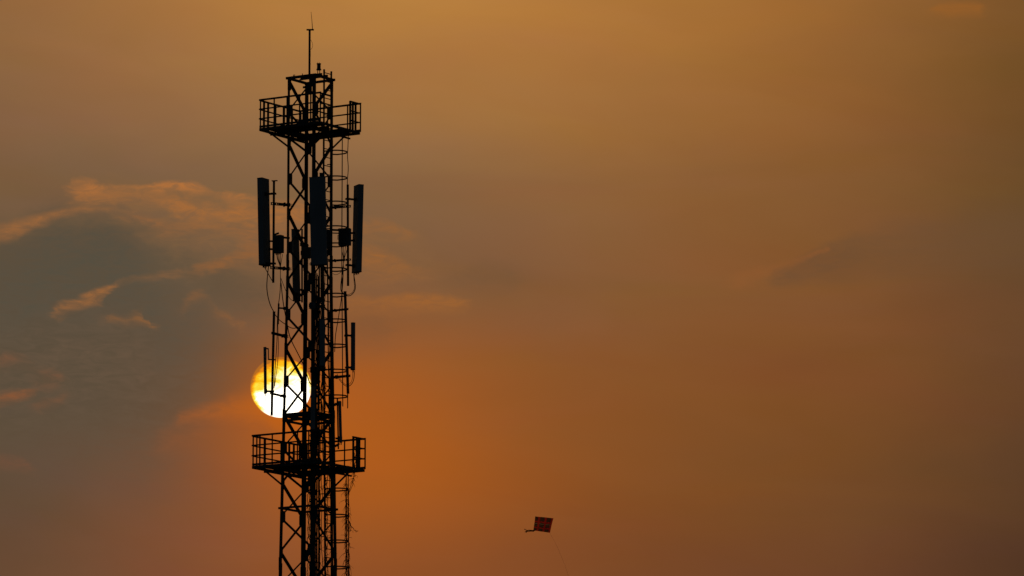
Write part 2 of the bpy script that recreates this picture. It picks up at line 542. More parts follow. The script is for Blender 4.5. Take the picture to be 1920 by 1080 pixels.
def spline(pts, k=6):
    pts = [Vector(p) for p in pts]
    out = []
    for i in range(len(pts) - 1):
        p0 = pts[max(i - 1, 0)]
        p1, p2 = pts[i], pts[i + 1]
        p3 = pts[min(i + 2, len(pts) - 1)]
        for j in range(k):
            t = j / k
            out.append(.5 * ((2 * p1) + (p2 - p0) * t + (2 * p0 - 5 * p1 + 4 * p2 - p3) * t * t + (3 * p1 - p0 - 3 * p2 + p3) * t ** 3))
    out.append(pts[-1])
    return out


# ------------------------------------------------------------------ ground
me = bpy.data.meshes.new('ground')
N_ = 24
gv, gf = [], []
for i in range(N_ + 1):
    for j in range(N_ + 1):
        x = (i / N_ - .5) * 2
        y = (j / N_ - .5) * 2
        gv.append((9000 * x * abs(x), 9000 * y * abs(y), 0))
for i in range(N_):
    for j in range(N_):
        a = i * (N_ + 1) + j
        gf.append((a, a + N_ + 1, a + N_ + 2, a + 1))
me.from_pydata(gv, [], gf)
me.materials.append(M_GROUND)
ground = bpy.data.objects.new('ground', me)
COL.objects.link(ground)
ground['kind'] = 'structure'

# ------------------------------------------------------------------ tower
ANG = rad(33.0)
UD = Vector((math.cos(ANG), -math.sin(ANG), 0))
VD = Vector((math.sin(ANG), math.cos(ANG), 0))
ZD = Vector((0, 0, 1))
AX = at(580.1, 540).x
C0 = Vector((AX, D, 0))


def tw(u, v, z):
    return C0 + UD * u + VD * v + ZD * z


def zl(py):
    return at(580, py).z


Z_KINK = zl(490)
Z_TOP = zl(150)


def side(z):
    return 1.042 + max(0.0, Z_KINK - z) * 0.0271


CORNER = {'L': (-1, -1), 'N': (1, -1), 'R': (1, 1), 'F': (-1, 1)}


def corner(k, z, inset=0.0):
    s = side(z) / 2 - inset
    return tw(CORNER[k][0] * s, CORNER[k][1] * s, z)


tower = thing('lattice_tower', C0.copy(), 'tall dark steel lattice tower with two railed work platforms against the sunset', 'tower')
TR = tower


def tpart(mb, name, m=M_STEEL, parent=None, smooth_=False):
    return mb.obj(name, m, parent or tower, TR, smooth_)


tpart(MB().plate([tw(x, y, .25) for x, y in ((-1.9, -1.9), (1.9, -1.9), (1.9, 1.9), (-1.9, 1.9))], (0, 0, .5)), 'foundation', M_CONC)

# legs: three angle-iron lengths each, heavier lower down
Z_A, Z_B = zl(780), zl(1058)
for k, (cu, cv) in CORNER.items():
    mb = MB()
    for z0, z1, w in ((.5, Z_B, .132), (Z_B, Z_A, .112), (Z_A, Z_KINK, .096), (Z_KINK, Z_TOP, .086)):
        o = 0.004 if w > .1 else 0
        mb.angle(corner(k, z0, -o), corner(k, z1, -o), UD * -cu, VD * -cv, w, .011)
    tpart(mb, 'leg')
    # splice plates at the joints
    for zz in (Z_A, Z_KINK, Z_B):
        s = side(zz) / 2
        for d, nrm in ((UD * -cu, VD * cv), (VD * -cv, UD * cu)):
            c = tw(cu * s, cv * s, zz) + nrm * .012
            tpart(MB().plate([c + d * .004 - ZD * .2, c + d * .09 - ZD * .2, c + d * .09 + ZD * .2, c + d * .004 + ZD * .2], nrm * .016), 'splice_plate')

LEVELS_PX = [150, 211, 272, 338, 402, 466, 529, 592, 655, 717, 780, 842, 907, 971, 1036, 1101]
LEVELS = [zl(p) for p in LEVELS_PX]
while LEVELS[-1] > 2.0:
    LEVELS.append(LEVELS[-1] - 1.12 - (0.25 if LEVELS[-1] < 15 else 0))
LEVELS[-1] = .7
# index 1 (row 211) counts as even
FACES = [('L', 'N', 'e'), ('R', 'F', 'e'), ('F', 'L', 'e'), ('N', 'R', 'e')]   # first named corner carries the even nodes


def node(a, b, z, off):
    pa, pb = corner(a, z), corner(b, z)
    d = (pb - pa).normalized()
    return pa + d * off


THICK = {('L', 'N'), ('L', 'F'), ('R', 'N')}
for a, b, _ in FACES:
    for i in range(len(LEVELS) - 1):
        top_c, bot_c = (a, b) if i % 2 == 1 else (b, a)
        z0, z1 = LEVELS[i], LEVELS[i + 1]
        if i == 0:
            z0 -= .06
        p0 = node(top_c, bot_c, z0 - .07, .07)
        p1 = node(bot_c, top_c, z1 + .07, .07)
        c = C0 + ZD * ((z0 + z1) / 2)
        face_n = (corner(a, z0) + corner(b, z0)) / 2 - (C0 + ZD * z0)
        inward = -face_n.normalized()
        ax = (p1 - p0).normalized()
        wid = .074 if (top_c, bot_c) in THICK else .050
        p0 = p0 + inward * .012
        p1 = p1 + inward * .012
        perp = ax.cross(inward)
        tpart(MB().angle(p0 - perp * wid / 2, p1 - perp * wid / 2, perp, inward, wid, .007), 'brace')
    for i in range(0, len(LEVELS) - 1):
        z = LEVELS[i]
        k, o = (a, b) if i % 2 == 1 else (b, a)
        if i == 0:
            z -= .16
        p = corner(k, z)
        d = (corner(o, z) - p).normalized()
        outw = ((corner(a, z) + corner(b, z)) / 2 - (C0 + ZD * z)).normalized()
        p = p + outw * .008
        hw = .205
        hh = .185
        poly = [p + d * .012 - ZD * hh, p + d * (hw - .03) - ZD * hh, p + d * hw - ZD * (hh - .05), p + d * hw + ZD * (hh - .05), p + d * (hw - .03) + ZD * hh, p + d * .012 + ZD * hh]
        tpart(MB().plate(poly, outw * .010), 'gusset_plate')


def ring(z, w, h, name, over=0.0, inset=0.0):
    for a, b in (('L', 'N'), ('N', 'R'), ('R', 'F'), ('F', 'L')):
        pa, pb = corner(a, z, inset), corner(b, z, inset)
        d = (pb - pa).normalized()
        ov = over if a in 'LR' else -w / 2 - .003
        tpart(MB().prism(pa - d * ov, pb + d * ov, ZD, h, w), name)


# top frame, with two cross beams that carry the mast
ring(Z_TOP + .03, .06, .075, 'top_beam', .06)
for off in (-.12, .20):
    s = side(Z_TOP) / 2
    tpart(MB().prism(tw(-s, off, Z_TOP + .115), tw(s, off, Z_TOP + .115), ZD, .07, .05), 'cross_beam')
ring(zl(780), .06, .10, 'horizontal_beam', -.01, -.006)
ring(zl(780) - .17, .05, .07, 'horizontal_beam', .0, .03)
ring(zl(954), .055, .065, 'horizontal_beam', .06, -.005)
for zz in (zl(780),):
    tpart(MB().prism(corner('L', zz, .06), corner('R', zz, .06), ZD, .05, .05), 'horizontal_beam')
    tpart(MB().prism(corner('N', zz - .06, .06), corner('F', zz - .06, .06), ZD, .05, .05), 'horizontal_beam')
# T-shaped end plate at the far top corner
fc = corner('F', Z_TOP - .1)
tpart(MB().plate([fc + UD * x + ZD * z for x, z in ((-.14, .05), (.10, .05), (.10, -.03), (.07, -.2), (-.02, -.2), (-.06, -.02), (-.14, -.02))], VD * .012), 'end_plate')
# bolts on the top frame
for q in (-.3, -.25, .05, .3):
    p = tw(q, -side(Z_TOP) / 2, Z_TOP + .068)
    tpart(MB().tube([p, p + ZD * .05], .013, 6), 'bolt')
for q in (-.2, .15):
    p = tw(-side(Z_TOP) / 2, q, Z_TOP + .068)
    tpart(MB().tube([p, p + ZD * .05], .013, 6), 'bolt')


# ------------------------------------------------------------------ work platforms
def platform(z, cu, cv, lu, lv, hole, rails, posts, gap, label):
    """deck of plates round the tower, edge beams, railing with a gap at the ladder"""
    root = bpy.data.objects.new('work_platform', None)
    COL.objects.link(root)
    root.parent = tower
    root['label'] = label
    hu, hv = lu / 2, lv / 2

    def p(u, v, dz=0.0):
        return tw(cu + u, cv + v, z + dz)

    def part(mb, name, m=M_STEEL, s=False):
        return mb.obj(name, m, root, TR, s)
    # edge beams
    for a, b in (((-hu, -hv), (hu, -hv)), ((-hu, hv), (hu, hv))):
        part(MB().prism(p(*a, -.04), p(*b, -.04), ZD, .085, .05), 'edge_beam')
    for s in (-1, 1):
        part(MB().prism(p(s * hu, -hv + .028, -.04), p(s * hu, hv - .028, -.04), ZD, .08, .05), 'edge_beam')
    # joists carried by the tower legs
    for v in (-.56, .56):
        part(MB().prism(p(-hu + .03, v * side(z) / 1.042, -.115), p(hu - .03, v * side(z) / 1.042, -.115), ZD, .07, .055), 'joist')
    for u in (-.8, .8):
        part(MB().prism(p(u, -hv + .03, -.185), p(u, hv - .03, -.185), ZD, .05, .05), 'joist')
    # deck plates (with an opening round the tower)
    hs = hole / 2
    n = 5
    g = .008
    for i in range(n):
        u0 = -hu + .03 + (lu - .06) * i / n + g
        u1 = -hu + .03 + (lu - .06) * (i + 1) / n - g
        for v0, v1 in ((-hv + .03, -hs), (hs, hv - .03)):
            dz = random.uniform(-.004, .004)
            part(MB().plate([p(u0, v0, .012 + dz), p(u1, v0, .012 + dz), p(u1, v1, .012 + dz), p(u0, v1, .012 + dz)], ZD * .012), 'deck_plate', M_DECK)
    for i in range(2):
        v0 = -hs + hole * i / 2 + g
        v1 = -hs + hole * (i + 1) / 2 - g
        part(MB().plate([p(-hu + .03, v0, .012), p(-hs, v0, .012), p(-hs, v1, .012), p(-hu + .03, v1, .012)], ZD * .012), 'deck_plate', M_DECK)
    for v0, v1 in ((-hs + g, -.37), (.37, hs - g)):       # either side of the ladder hatch
        part(MB().plate([p(hs, v0, .012), p(hu - .03, v0, .012), p(hu - .03, v1, .012), p(hs, v1, .012)], ZD * .012), 'deck_plate', M_DECK)
    # frame of the opening
    for q in (-1, 1):
        part(MB().prism(p(-hs - .03, q * (hs + .03), -.055), p(hs + .03, q * (hs + .03), -.055), ZD, .11, .05), 'opening_beam')
        part(MB().prism(p(q * (hs + .03), -hs + .01, -.058), p(q * (hs + .03), hs - .01, -.058), ZD, .10, .05), 'opening_beam')
    # toe boards
    for a, b, nn in (((-hu, -hv), (hu, -hv), VD), ((-hu, hv), (hu, hv), VD)):
        part(MB().prism(p(*a, .05) + nn * (.012 if a[1] > 0 else -.012), p(*b, .05) + nn * (.012 if a[1] > 0 else -.012), ZD, .07, .008), 'toe_board')
    # knee braces from the legs
    for s in (-1, 1):
        for v in (-1, 1):
            leg = tw(s * side(z - .55) / 2, v * side(z - .55) / 2, z - .58)
            outp = tw(s * (side(z) / 2 + .60), v * side(z) / 2, z - .14)
            part(MB().angle(leg, outp, VD * -v, ZD, .06, .008), 'knee_brace')
    # railing
    top = rails[0]
    edges = {'LN': (p(-hu, -hv), p(hu, -hv)), 'LF': (p(-hu, -hv), p(-hu, hv)), 'FR': (p(-hu, hv), p(hu, hv)), 'NR': (p(hu, -hv), p(hu, hv))}
    for e_, ts in posts.items():
        a, b = edges[e_]
        d = (b - a).normalized()
        for t, w in ts:
            q = a + (b - a) * t
            part(MB().angle(q, q + ZD * (top - .02), d, ZD.cross(d), w, .006), 'railing_post')
    for e_, (a, b) in edges.items():
        d = (b - a).normalized()
        spans = [(0, 1)] if e_ != 'NR' else [(0, gap[0]), (gap[1], 1)]
        out = ZD.cross(d)
        for r_i, hgt_ in enumerate(rails):
            for t0, t1 in spans:
                q0 = a + (b - a) * t0 + ZD * hgt_
                q1 = a + (b - a) * t1 + ZD * hgt_
                if e_ in ('LF', 'NR'):
                    q0 = q0 + ZD * -.012 + d * .02
                    q1 = q1 + ZD * -.012 - d * .02
                else:
                    q0 = q0 - d * .03
                    q1 = q1 + d * .03
                if r_i == 0:
                    part(MB().angle(q0, q1, ZD * -1, out, .062, .007), 'top_rail')
                else:
                    part(MB().prism(q0, q1, ZD, .044, .012), 'middle_rail')
    return root


random.seed(4)
zu = zl(244)
platform(zu, -.02, 0, 2.32, 2.24, 1.07, (.95, .62, .31),
         {'LN': [(0, .052), (.23, .052), (.445, .052), (.655, .052), (.84, .052), (1, .052)],
          'LF': [(.11, .052), (.21, .052), (.39, .05), (.6, .058), (.8, .052)],
          'FR': [(0, .05), (.22, .052), (.45, .052), (.785, .052), (1, .052)],
          'NR': [(.3, .052), (.765, .052), (.83, .052), (.9, .05)]}, (.30, .765),
         'upper work platform with railing near the tower top')
zw = zl(877)
platform(zw, 0, 0, 2.54, 2.53, 1.24, (1.0, .66, .335),
         {'LN': [(0, .052), (.055, .052), (.10, .06), (.29, .05), (.47, .052), (.67, .052), (.84, .052), (1, .052)],
          'LF': [(.27, .058), (.63, .052), (.80, .052), (.9, .052)],
          'FR': [(0, .05), (.12, .05), (.40, .052), (.69, .05), (1, .052)],
          'NR': [(.27, .052), (.76, .052), (.84, .052), (.89, .06)]}, (.27, .745),
         'lower work platform with railing just below the sun')

# ------------------------------------------------------------------ ladder with safety cage
ladder = bpy.data.objects.new('ladder', None)
COL.objects.link(ladder)
ladder.parent = tower
LW = .40


def lad(v, out, z):
    return tw(side(z) / 2 + .145 + out, v, z)


zt = zl(136)
for s in (-1, 1):
    zs = [.3, 8, 14, Z_KINK, zt]
    mb = MB()
    for z0, z1 in zip(zs, zs[1:]):
        mb.prism(lad(s * LW / 2, 0, z0), lad(s * LW / 2, 0, z1), VD, .036, .05)
    mb.obj('stile', M_STEEL, ladder, TR)
z = .6
while z < zt - .05:
    MB().tube([lad(-LW / 2, 0, z), lad(LW / 2, 0, z)], .0145, 6).obj('rung', M_STEEL, ladder, TR)
    z += .272
for z in [zl(p) for p in (200, 310, 430, 545, 640, 735, 850, 930, 1010, 1090)]:
    for s in (-1, 1):
        MB().prism(tw(side(z) / 2, s * LW / 2, z), lad(s * LW / 2, 0, z), ZD, .03, .01).obj('standoff', M_STEEL, ladder, TR)
HOOPS = (293, 341, 388, 434, 466, 512, 560, 608, 655, 702, 750)
HOOPS2 = (924, 973, 1021, 1070, 1118, 1166)
HR, HS = .35, .34


def hoop_pt(t, z):
    """t 0..1 along the hoop from one stile to the other"""
    if t < .25:
        return lad(-LW / 2 - (HR - LW / 2) * min(1, t / .1), HS * t / .25, z)
    if t > .75:
        return lad(LW / 2 + (HR - LW / 2) * min(1, (1 - t) / .1), HS * (1 - t) / .25, z)
    a = (t - .25) / .5 * math.pi
    return lad(-HR * math.cos(a), HS + HR * math.sin(a), z)


for hy in HOOPS + HOOPS2:
    z = zl(hy) + .03
    ts = [i / 28 for i in range(29)]
    pts = [hoop_pt(t, z) for t in ts]
    mb = MB()
    for q0, q1 in zip(pts, pts[1:]):
        mb.prism(q0, q1, ZD, .042, .010)
    mb.obj('cage_hoop', M_STEEL, ladder, TR)
for t, segs in ((.44, ((252, 768),)), (.60, ((640, 768), (882, 1170))), (.5, ((882, 1170),))):
    for y0, y1 in segs:
        zs = [zl(y0) - .02 - (zl(y0) - zl(y1)) * i / 8 for i in range(9)]
        mb = MB()
        for z0, z1 in zip(zs, zs[1:]):
            q0, q1 = hoop_pt(t, z0), hoop_pt(t, z1)
            mb.prism(q0, q1, (q1 - q0).cross(Vector((1, 0, 0))), .032, .03)
        mb.obj('cage_strap', M_STEEL, ladder, TR)

# ------------------------------------------------------------------ cable run beside the near leg
run = bpy.data.objects.new('cable_ladder', None)
COL.objects.link(run)
run.parent = tower
for off, w in ((.02, .05), (.30, .035)):
    mb = MB()
    zs = [.6, 10, Z_KINK, zl(505)]
    for z0, z1 in zip(zs, zs[1:]):
        mb.prism(tw(side(z0) / 2 - .10, -side(z0) / 2 + .16 + off, z0), tw(side(z1) / 2 - .10, -side(z1) / 2 + .16 + off, z1), VD, w, .03)
    mb.obj('rail', M_STEEL, run, TR)
z = 1.0
while z < zl(510):
    MB().prism(tw(side(z) / 2 - .10, -side(z) / 2 + .18, z), tw(side(z) / 2 - .10, -side(z) / 2 + .46, z), ZD, .03, .02).obj('cross_bar', M_STEEL, run, TR)
    z += .75


# ------------------------------------------------------------------ antennas
def rounded(w, d, r_front, r_back, n=4):
    """section in (across, forward) coordinates, centred"""
    pts = []
    for cx, cy, r, a0 in ((w / 2, d / 2, r_front, 0), (-w / 2, d / 2, r_front, 90), (-w / 2, -d / 2, r_back, 180), (w / 2, -d / 2, r_back, 270)):
        sx, sy = (1 if cx > 0 else -1), (1 if cy > 0 else -1)
        ox, oy = cx - sx * r, cy - sy * r
        for i in range(n + 1):
            a = rad(a0 + 90 * i / n)
            pts.append((ox + r * math.cos(a), oy + r * math.sin(a)))
    return pts


def body(p0, p1, face, w, d, rf=.05, rb=.015, shrink=1.0):
    ax = (p1 - p0).normalized()
    fwd = Vector((face[0], face[1], 0)).normalized()
    fwd = (fwd - ax * fwd.dot(ax)).normalized()
    acr = ax.cross(fwd)
    sec = rounded(w * shrink, d * shrink, rf * shrink, rb * shrink)
    f = lambda c: [c + acr * a + fwd * b for a, b in sec]
    return MB().sweep(f(p0), f(p1)), acr, fwd, ax


def clamp(root, c, w=.14, h=.09):
    return MB().prism(c - UD * w / 2, c + UD * w / 2, ZD, h, w * .8).obj('clamp', M_STEEL, root, root)


def antenna(label, top, bot, dy, face, w, d, pole, brackets=(), arms=(), group='panel antennas on the tower', tilt=.06, connectors=4, style='flat', pole_r=.037, cat='antenna', name='panel_antenna'):
    """top/bot/pole are picture positions taken at depth dy from the tower axis"""
    p1 = at(top[0], top[1], dy) + Vector((face[0], face[1], 0)) * tilt
    p0 = at(bot[0], bot[1], dy)
    root = thing(name, p0.copy(), label, cat, group)
    rf, rb = (.05, .02) if style == 'flat' else (min(w, d) * .46, min(w, d) * .3)
    mb, acr, fwd, ax = body(p0 + (p1 - p0).normalized() * .025, p1 - (p1 - p0).normalized() * .02, face, w, d, rf, rb)
    bd = mb.obj('radome', M_RADOME, root, root)
    for q0, q1, nm in ((p0, p0 + ax * .024, 'bottom_cap'), (p1 - ax * .019, p1, 'top_cap')):
        body(q0, q1, face, w, d, rf, rb, 1.03)[0].obj(nm, M_RADIO, root, root)
    n = connectors
    for i in range(n):
        q = p0 + acr * (w * .7 * ((i + .5) / n - .5)) - fwd * (d * .1 * (1 if i % 2 else -1))
        MB().tube([q - ax * .07, q], .017, 8).obj('connector', M_RADIO, root, root)
    if pole:
        (tx, ty), (bx, by), pdy = pole
        q1, q0 = at(tx, ty, pdy), at(bx, by, pdy)
        MB().tube([q0, q1], pole_r, 12).obj('mount_pole', M_PIPE, root, root, True)
        MB().tube([q1, q1 + ZD * .012], pole_r * 1.15, 12).obj('pole_cap', M_PIPE, root, root)

        def on_pole(z):
            t = (z - q0.z) / (q1.z - q0.z)
            return q0 + (q1 - q0) * t
        for br in brackets:
            zb = at(bx, br, pdy).z
            pb = on_pole(zb)
            t = (zb - p0.z) / (p1.z - p0.z)
            back = p0 + (p1 - p0) * t - fwd * (d / 2 - .005)
            dirb = (pb - back)
            s_ = dirb.normalized().cross(ZD)
            mbk = MB()
            for sgn in (-1, 1):
                mbk.prism(back + s_ * .045 * sgn, pb + dirb.normalized() * .05 + s_ * .045 * sgn, ZD, .05, .012)
            mbk.prism(back - s_ * .09, back + s_ * .09, ZD, .12, .02)
            mbk.prism(pb - s_ * .07 - dirb.normalized() * .045, pb + s_ * .07 - dirb.normalized() * .045, ZD, .06, .02)
            mbk.prism(pb - s_ * .07 + dirb.normalized() * .045, pb + s_ * .07 + dirb.normalized() * .045, ZD, .06, .02)
            mbk.obj('bracket', M_STEEL, root, root)
        for ay, k, h in arms:
            za = at(bx, ay, pdy).z
            pa = on_pole(za)
            c = corner(k, za)
            dd = (c - pa).normalized()
            e0, e1 = pa - dd * .10, c + dd * .10
            s_ = dd.cross(ZD)
            # channel arm with punched slots at its outer end
            mba = MB()
            mba.prism(e0 + ZD * h * .42, e1 + ZD * h * .42, ZD, h * .16, .06)
            mba.prism(e0 - ZD * h * .42, e1 - ZD * h * .42, ZD, h * .16, .06)
            mba.prism(pa + dd * .16, e1, ZD, h * .7, .05)
            for sx in (-.095, -.03, .05, .11):
                mba.prism(pa + dd * sx, pa + dd * (sx + .022), ZD, h * .7, .05)
            mba.obj('standoff_arm', M_STEEL, root, root)
            mbc = MB()
            mbc.prism(c - s_ * .06 - dd * .09, c + s_ * .06 - dd * .09, ZD, h * 1.5, .03)
            mbc.prism(c - s_ * .06 + dd * .07, c + s_ * .06 + dd * .07, ZD, h * 1.4, .03)
            for bz in (-.3, .3):
                for bs in (-.045, .045):
                    mbc.tube([c + s_ * bs - dd * .13 + ZD * h * bz, c + s_ * bs + dd * .16 + ZD * h * bz], .008, 6)
            mbc.obj('leg_clamp', M_STEEL, root, root)
    return root, bd


U_GROUP = 'panel antennas on the tower'
LD = -.35
a_left, _ = antenna('long tilted panel antenna hanging off the tower left side above the sun, facing left', (493, 335), (496, 498), -.19, (-.88, .47), .46, .2,
        ((513.7, 341), (512.3, 530), LD), (363, 494), ((382, 'L', .085), (502, 'L', .085)), tilt=.0)
# T-plate on that pole's top
q = at(513.7, 341, LD)
MB().prism(q + Vector((-.07, .0, .03)), q + Vector((.11, -.03, .035)), ZD, .022, .09).obj('cap_plate', M_STEEL, a_left, a_left)
a_right, _ = antenna('long tilted panel antenna hanging off the tower right side below the upper platform', (673, 347.5), (669, 511), .12, (.92, .39), .44, .19,
        ((652.0, 347), (652.6, 536), -.05), (373, 497), ((387, 'R', .075), (487, 'R', .06)), tilt=.0)
a_mid, mid_body = antenna('wide long panel antenna seen face on in the middle of the tower', (595.5, 332.5), (598.5, 497.5), -1.30, (-.22, -.97), .50, .19,
        ((602, 325), (604, 562), -.98), (346, 480), ((352, 'N', .08), (492, 'N', .08)), tilt=.05, connectors=6, pole_r=.05)
# dark rating label on its face
fa = Vector((-.22, -.97, 0)).normalized()
ac = Vector((fa.y, -fa.x, 0)) * -1
c = at(593.6, 351, -1.30) + fa * .106
MB().plate([c + ac * x + ZD * z for x, z in ((-.065, -.07), (.065, -.07), (.065, .07), (-.065, .07))], fa * .006).obj('label_plate', M_SIGN, a_mid, a_mid)
c = at(593.6, 358.5, -1.30) + fa * .106
MB().plate([c + ac * x + ZD * z for x, z in ((-.07, -.018), (.07, -.018), (.07, .018), (-.07, .018))], fa * .006).obj('label_plate', M_SIGN, a_mid, a_mid)

antenna('slim grey panel antenna seen through the lattice between the two left legs', (553, 430), (556, 564), .62, (-.6, .8), .24, .13,
        ((566.3, 430), (566.3, 567), .50), (446, 552), ((459, 'F', .10), (544, 'F', .06)), tilt=.0, pole_r=.028)
antenna('short thin panel antenna in front of the left half of the sun', (496.5, 651), (497.5, 738), -.80, (-.95, -.3), .13, .08,
        ((513.8, 585), (509.4, 779), -.75), (734,), ((625, 'L', .075), (738, 'L', .06)), tilt=.0, connectors=1, pole_r=.041)
lt = bpy.data.objects['panel_antenna.004']
mb = MB()
b0, b1, b2, b3 = at(499, 653.5, -.79), at(503, 654, -.78), at(503.5, 674, -.77), at(516, 674.3, -.76)
mb.prism(b0, b1, ZD, .04, .04).prism(b1 + ZD * .02, b2 - ZD * .02, Vector((1, 0, 0)), .03, .04).prism(b2, b3, ZD, .035, .05)
mb.obj('tilt_bracket', M_STEEL, lt, lt)
antenna('short rounded panel antenna high on the right of the tower below the long one', (662.3, 605), (662, 694), -.10, (.9, -.3), .15, .12,
        ((647, 547), (652.5, 738), -.12), (629, 689), ((580, 'R', .06), (705, 'R', .075)), tilt=.0, connectors=2, style='round', pole_r=.044)
antenna('grey panel antenna at mid tower height beside the near leg, above the lower middle one', (604, 598), (604.2, 687), -1.16, (-.15, -.99), .17, .11,
        ((604.4, 563), (605.6, 722), -1.0), (612, 672), ((574, 'N', .09), (691.5, 'N', .13)), tilt=.0, connectors=2, pole_r=.038)
antenna('short grey panel antenna right beside the sun, just above the lower platform', (587, 724), (586, 806), -1.10, (-.75, -.66), .16, .10,
        ((592, 716), (592, 815), -.97), (735, 795), ((742, 'N', .06), (790, 'N', .06)), tilt=.0, connectors=2, pole_r=.03)
antenna('thin rounded antenna rod hanging over the right side of the lower platform', (637, 752), (639.2, 830), -.30, (.8, -.6), .095, .075,
        ((632.5, 748), (634.5, 842), -.22), (757, 822), ((756, 'R', .04), (833, 'R', .04)), tilt=.0, connectors=1, style='round', pole_r=.024)
# short empty pole left of the tower
ep = thing('mount_pole', at(522, 608, -.3), 'short bare mounting pipe left of the tower above the sun', 'pipe')
MB().tube([at(521.3, 608, -.3), at(522.6, 569, -.3)], .028, 10).obj('pipe', M_PIPE, ep, ep, True)
c = corner('L', at(522, 577, -.3).z)
MB().prism(at(522, 577.5, -.3), c + Vector((.04, 0, 0)), ZD, .05, .04).obj('arm', M_STEEL, ep, ep)
MB().prism(c + Vector((-.06, -.02, 0)), c + Vector((.08, .02, 0)), ZD, .09, .09).obj('clamp', M_STEEL, ep, ep)


# ------------------------------------------------------------------ remote radio units
def radio(label, centre, size, face, dy, ports, extras=()):
    c = at(centre[0], centre[1], dy)
    w, d, h = size
    fwd = Vector((face[0], face[1], 0)).normalized()
    acr = ZD.cross(fwd)
    root = thing('radio_unit', c - ZD * h / 2, label, 'radio unit', 'remote radio units on the tower')
    mb, *_ = body(c - ZD * h / 2, c + ZD * h / 2, face, w, d, .02, .02)
    mb.obj('housing', M_RADIO, root, root)
    for i in range(9):
        a = -w / 2 + w * (i + .5) / 9
        q = c + acr * a + fwd * (d / 2 + .012)
        MB().prism(q - ZD * (h / 2 - .04), q + ZD * (h / 2 - .04), acr, .008, .026).obj('cooling_fin', M_RADIO, root, root)
    hp = [c + acr * (-w / 2 - x) + ZD * z for x, z in ((0, .07), (.04, .07), (.04, -.07), (0, -.07))]
    MB().tube(hp, .01, 6).obj('handle', M_RADIO, root, root)
    for i in range(ports):
        q = c - ZD * h / 2 + acr * (w * .75 * ((i + .5) / ports - .5))
        MB().tube([q - ZD * .05, q], .014, 8).obj('port', M_RADIO, root, root)
    for p0, p1, hh in extras:
        MB().prism(at(*p0), at(*p1), ZD, hh, .05).obj('mount_bracket', M_STEEL, root, root)
    return root, c


r1, _ = radio('dark radio box left of the tower beside the long left antenna', (522, 458), (.30, .22, .56), (-.5, -.87), -.30, 5,
              (((528, 445, -.22), (543, 446.5, -.16), .06), ((504, 452, -.25), (514, 452.5, -.3), .05), ((504, 467, -.25), (514, 467.5, -.3), .06)))
MB().prism(at(513, 440.5, -.3), at(523, 437, -.3), ZD, .05, .06).obj('lifting_eye', M_STEEL, r1, r1)
radio('dark radio box on the right of the tower beside the long right antenna', (646.5, 444.5), (.38, .2, .54), (-.25, -.97), -.22, 6,
      (((656, 437, -.15), (665, 437, -.05), .06), ((656, 451, -.15), (665, 451, -.05), .06), ((624, 432, .05), (640, 432.5, -.1), .03), ((624, 437, .05), (640, 437.5, -.1), .03)))
radio('small radio box clamped on the near leg just left of the middle antennas', (586, 573), (.16, .14, .2), (-.6, -.8), -.95, 3,
      (((586, 573, -.9), (592, 573, -.72), .08),))
radio('radio box behind the wide middle antenna between the right legs', (612, 447), (.22, .2, .55), (.4, -.9), -.55, 4,
      (((606, 440, -.5), (622, 441, .1), .06),))
radio('radio box on the far leg seen through the lattice beside the slim antenna', (575, 474), (.30, .2, .34), (-.2, -.98), .42, 4,
      (((566, 466, .5), (584, 466, .5), .06),))

# ------------------------------------------------------------------ mast, lightning rod, warning lamp
zm = Z_TOP + .155
mb0 = at(580.6, 146, .02)
mast = thing('lightning_mast', Vector((mb0.x, mb0.y, zm)), 'slender mast with a thin lightning rod on the tower top', 'lightning rod')
mtop = at(580.6, 56.5, .02)
MB().tube([Vector((mtop.x, mb0.y, zm - .06)), mtop], .034, 12).obj('mast', M_PIPE, mast, mast, True)
MB().plate([mtop + Vector((x, y, .012)) for x, y in ((-.10, -.06), (.135, -.06), (.135, .06), (-.10, .06))], ZD * .03).obj('top_plate', M_STEEL, mast, mast)
MB().tube([at(586, 55, .02), at(584.8, 38, .02), at(583.2, 22, .02)], .012, 6, .005).obj('rod', M_STEEL, mast, mast)
MB().plate([Vector((mtop.x, mb0.y, zm)) + Vector((x, y, 0)) for x, y in ((-.1, -.1), (.1, -.1), (.1, .1), (-.1, .1))], ZD * .02).obj('foot_plate', M_STEEL, mast, mast)
MB().tube(spline([at(581.6, 74, 0), at(584.5, 78, 0), at(586.3, 85, 0), at(584.5, 91, 0), at(581.6, 93, 0)]), .006, 5).obj('earth_wire', M_CABLE, mast, mast)
MB().tube(spline([at(581.6, 93, 0), at(582.2, 103, 0), at(581.4, 118, 0), at(582, 140, 0)]), .006, 5).obj('earth_wire', M_CABLE, mast, mast)
for hy in (70, 97, 120):
    MB().lathe(at(580.6, hy, .02), ((.034, -.012), (.034, .012)), 10).obj('band', M_STEEL, mast, mast)

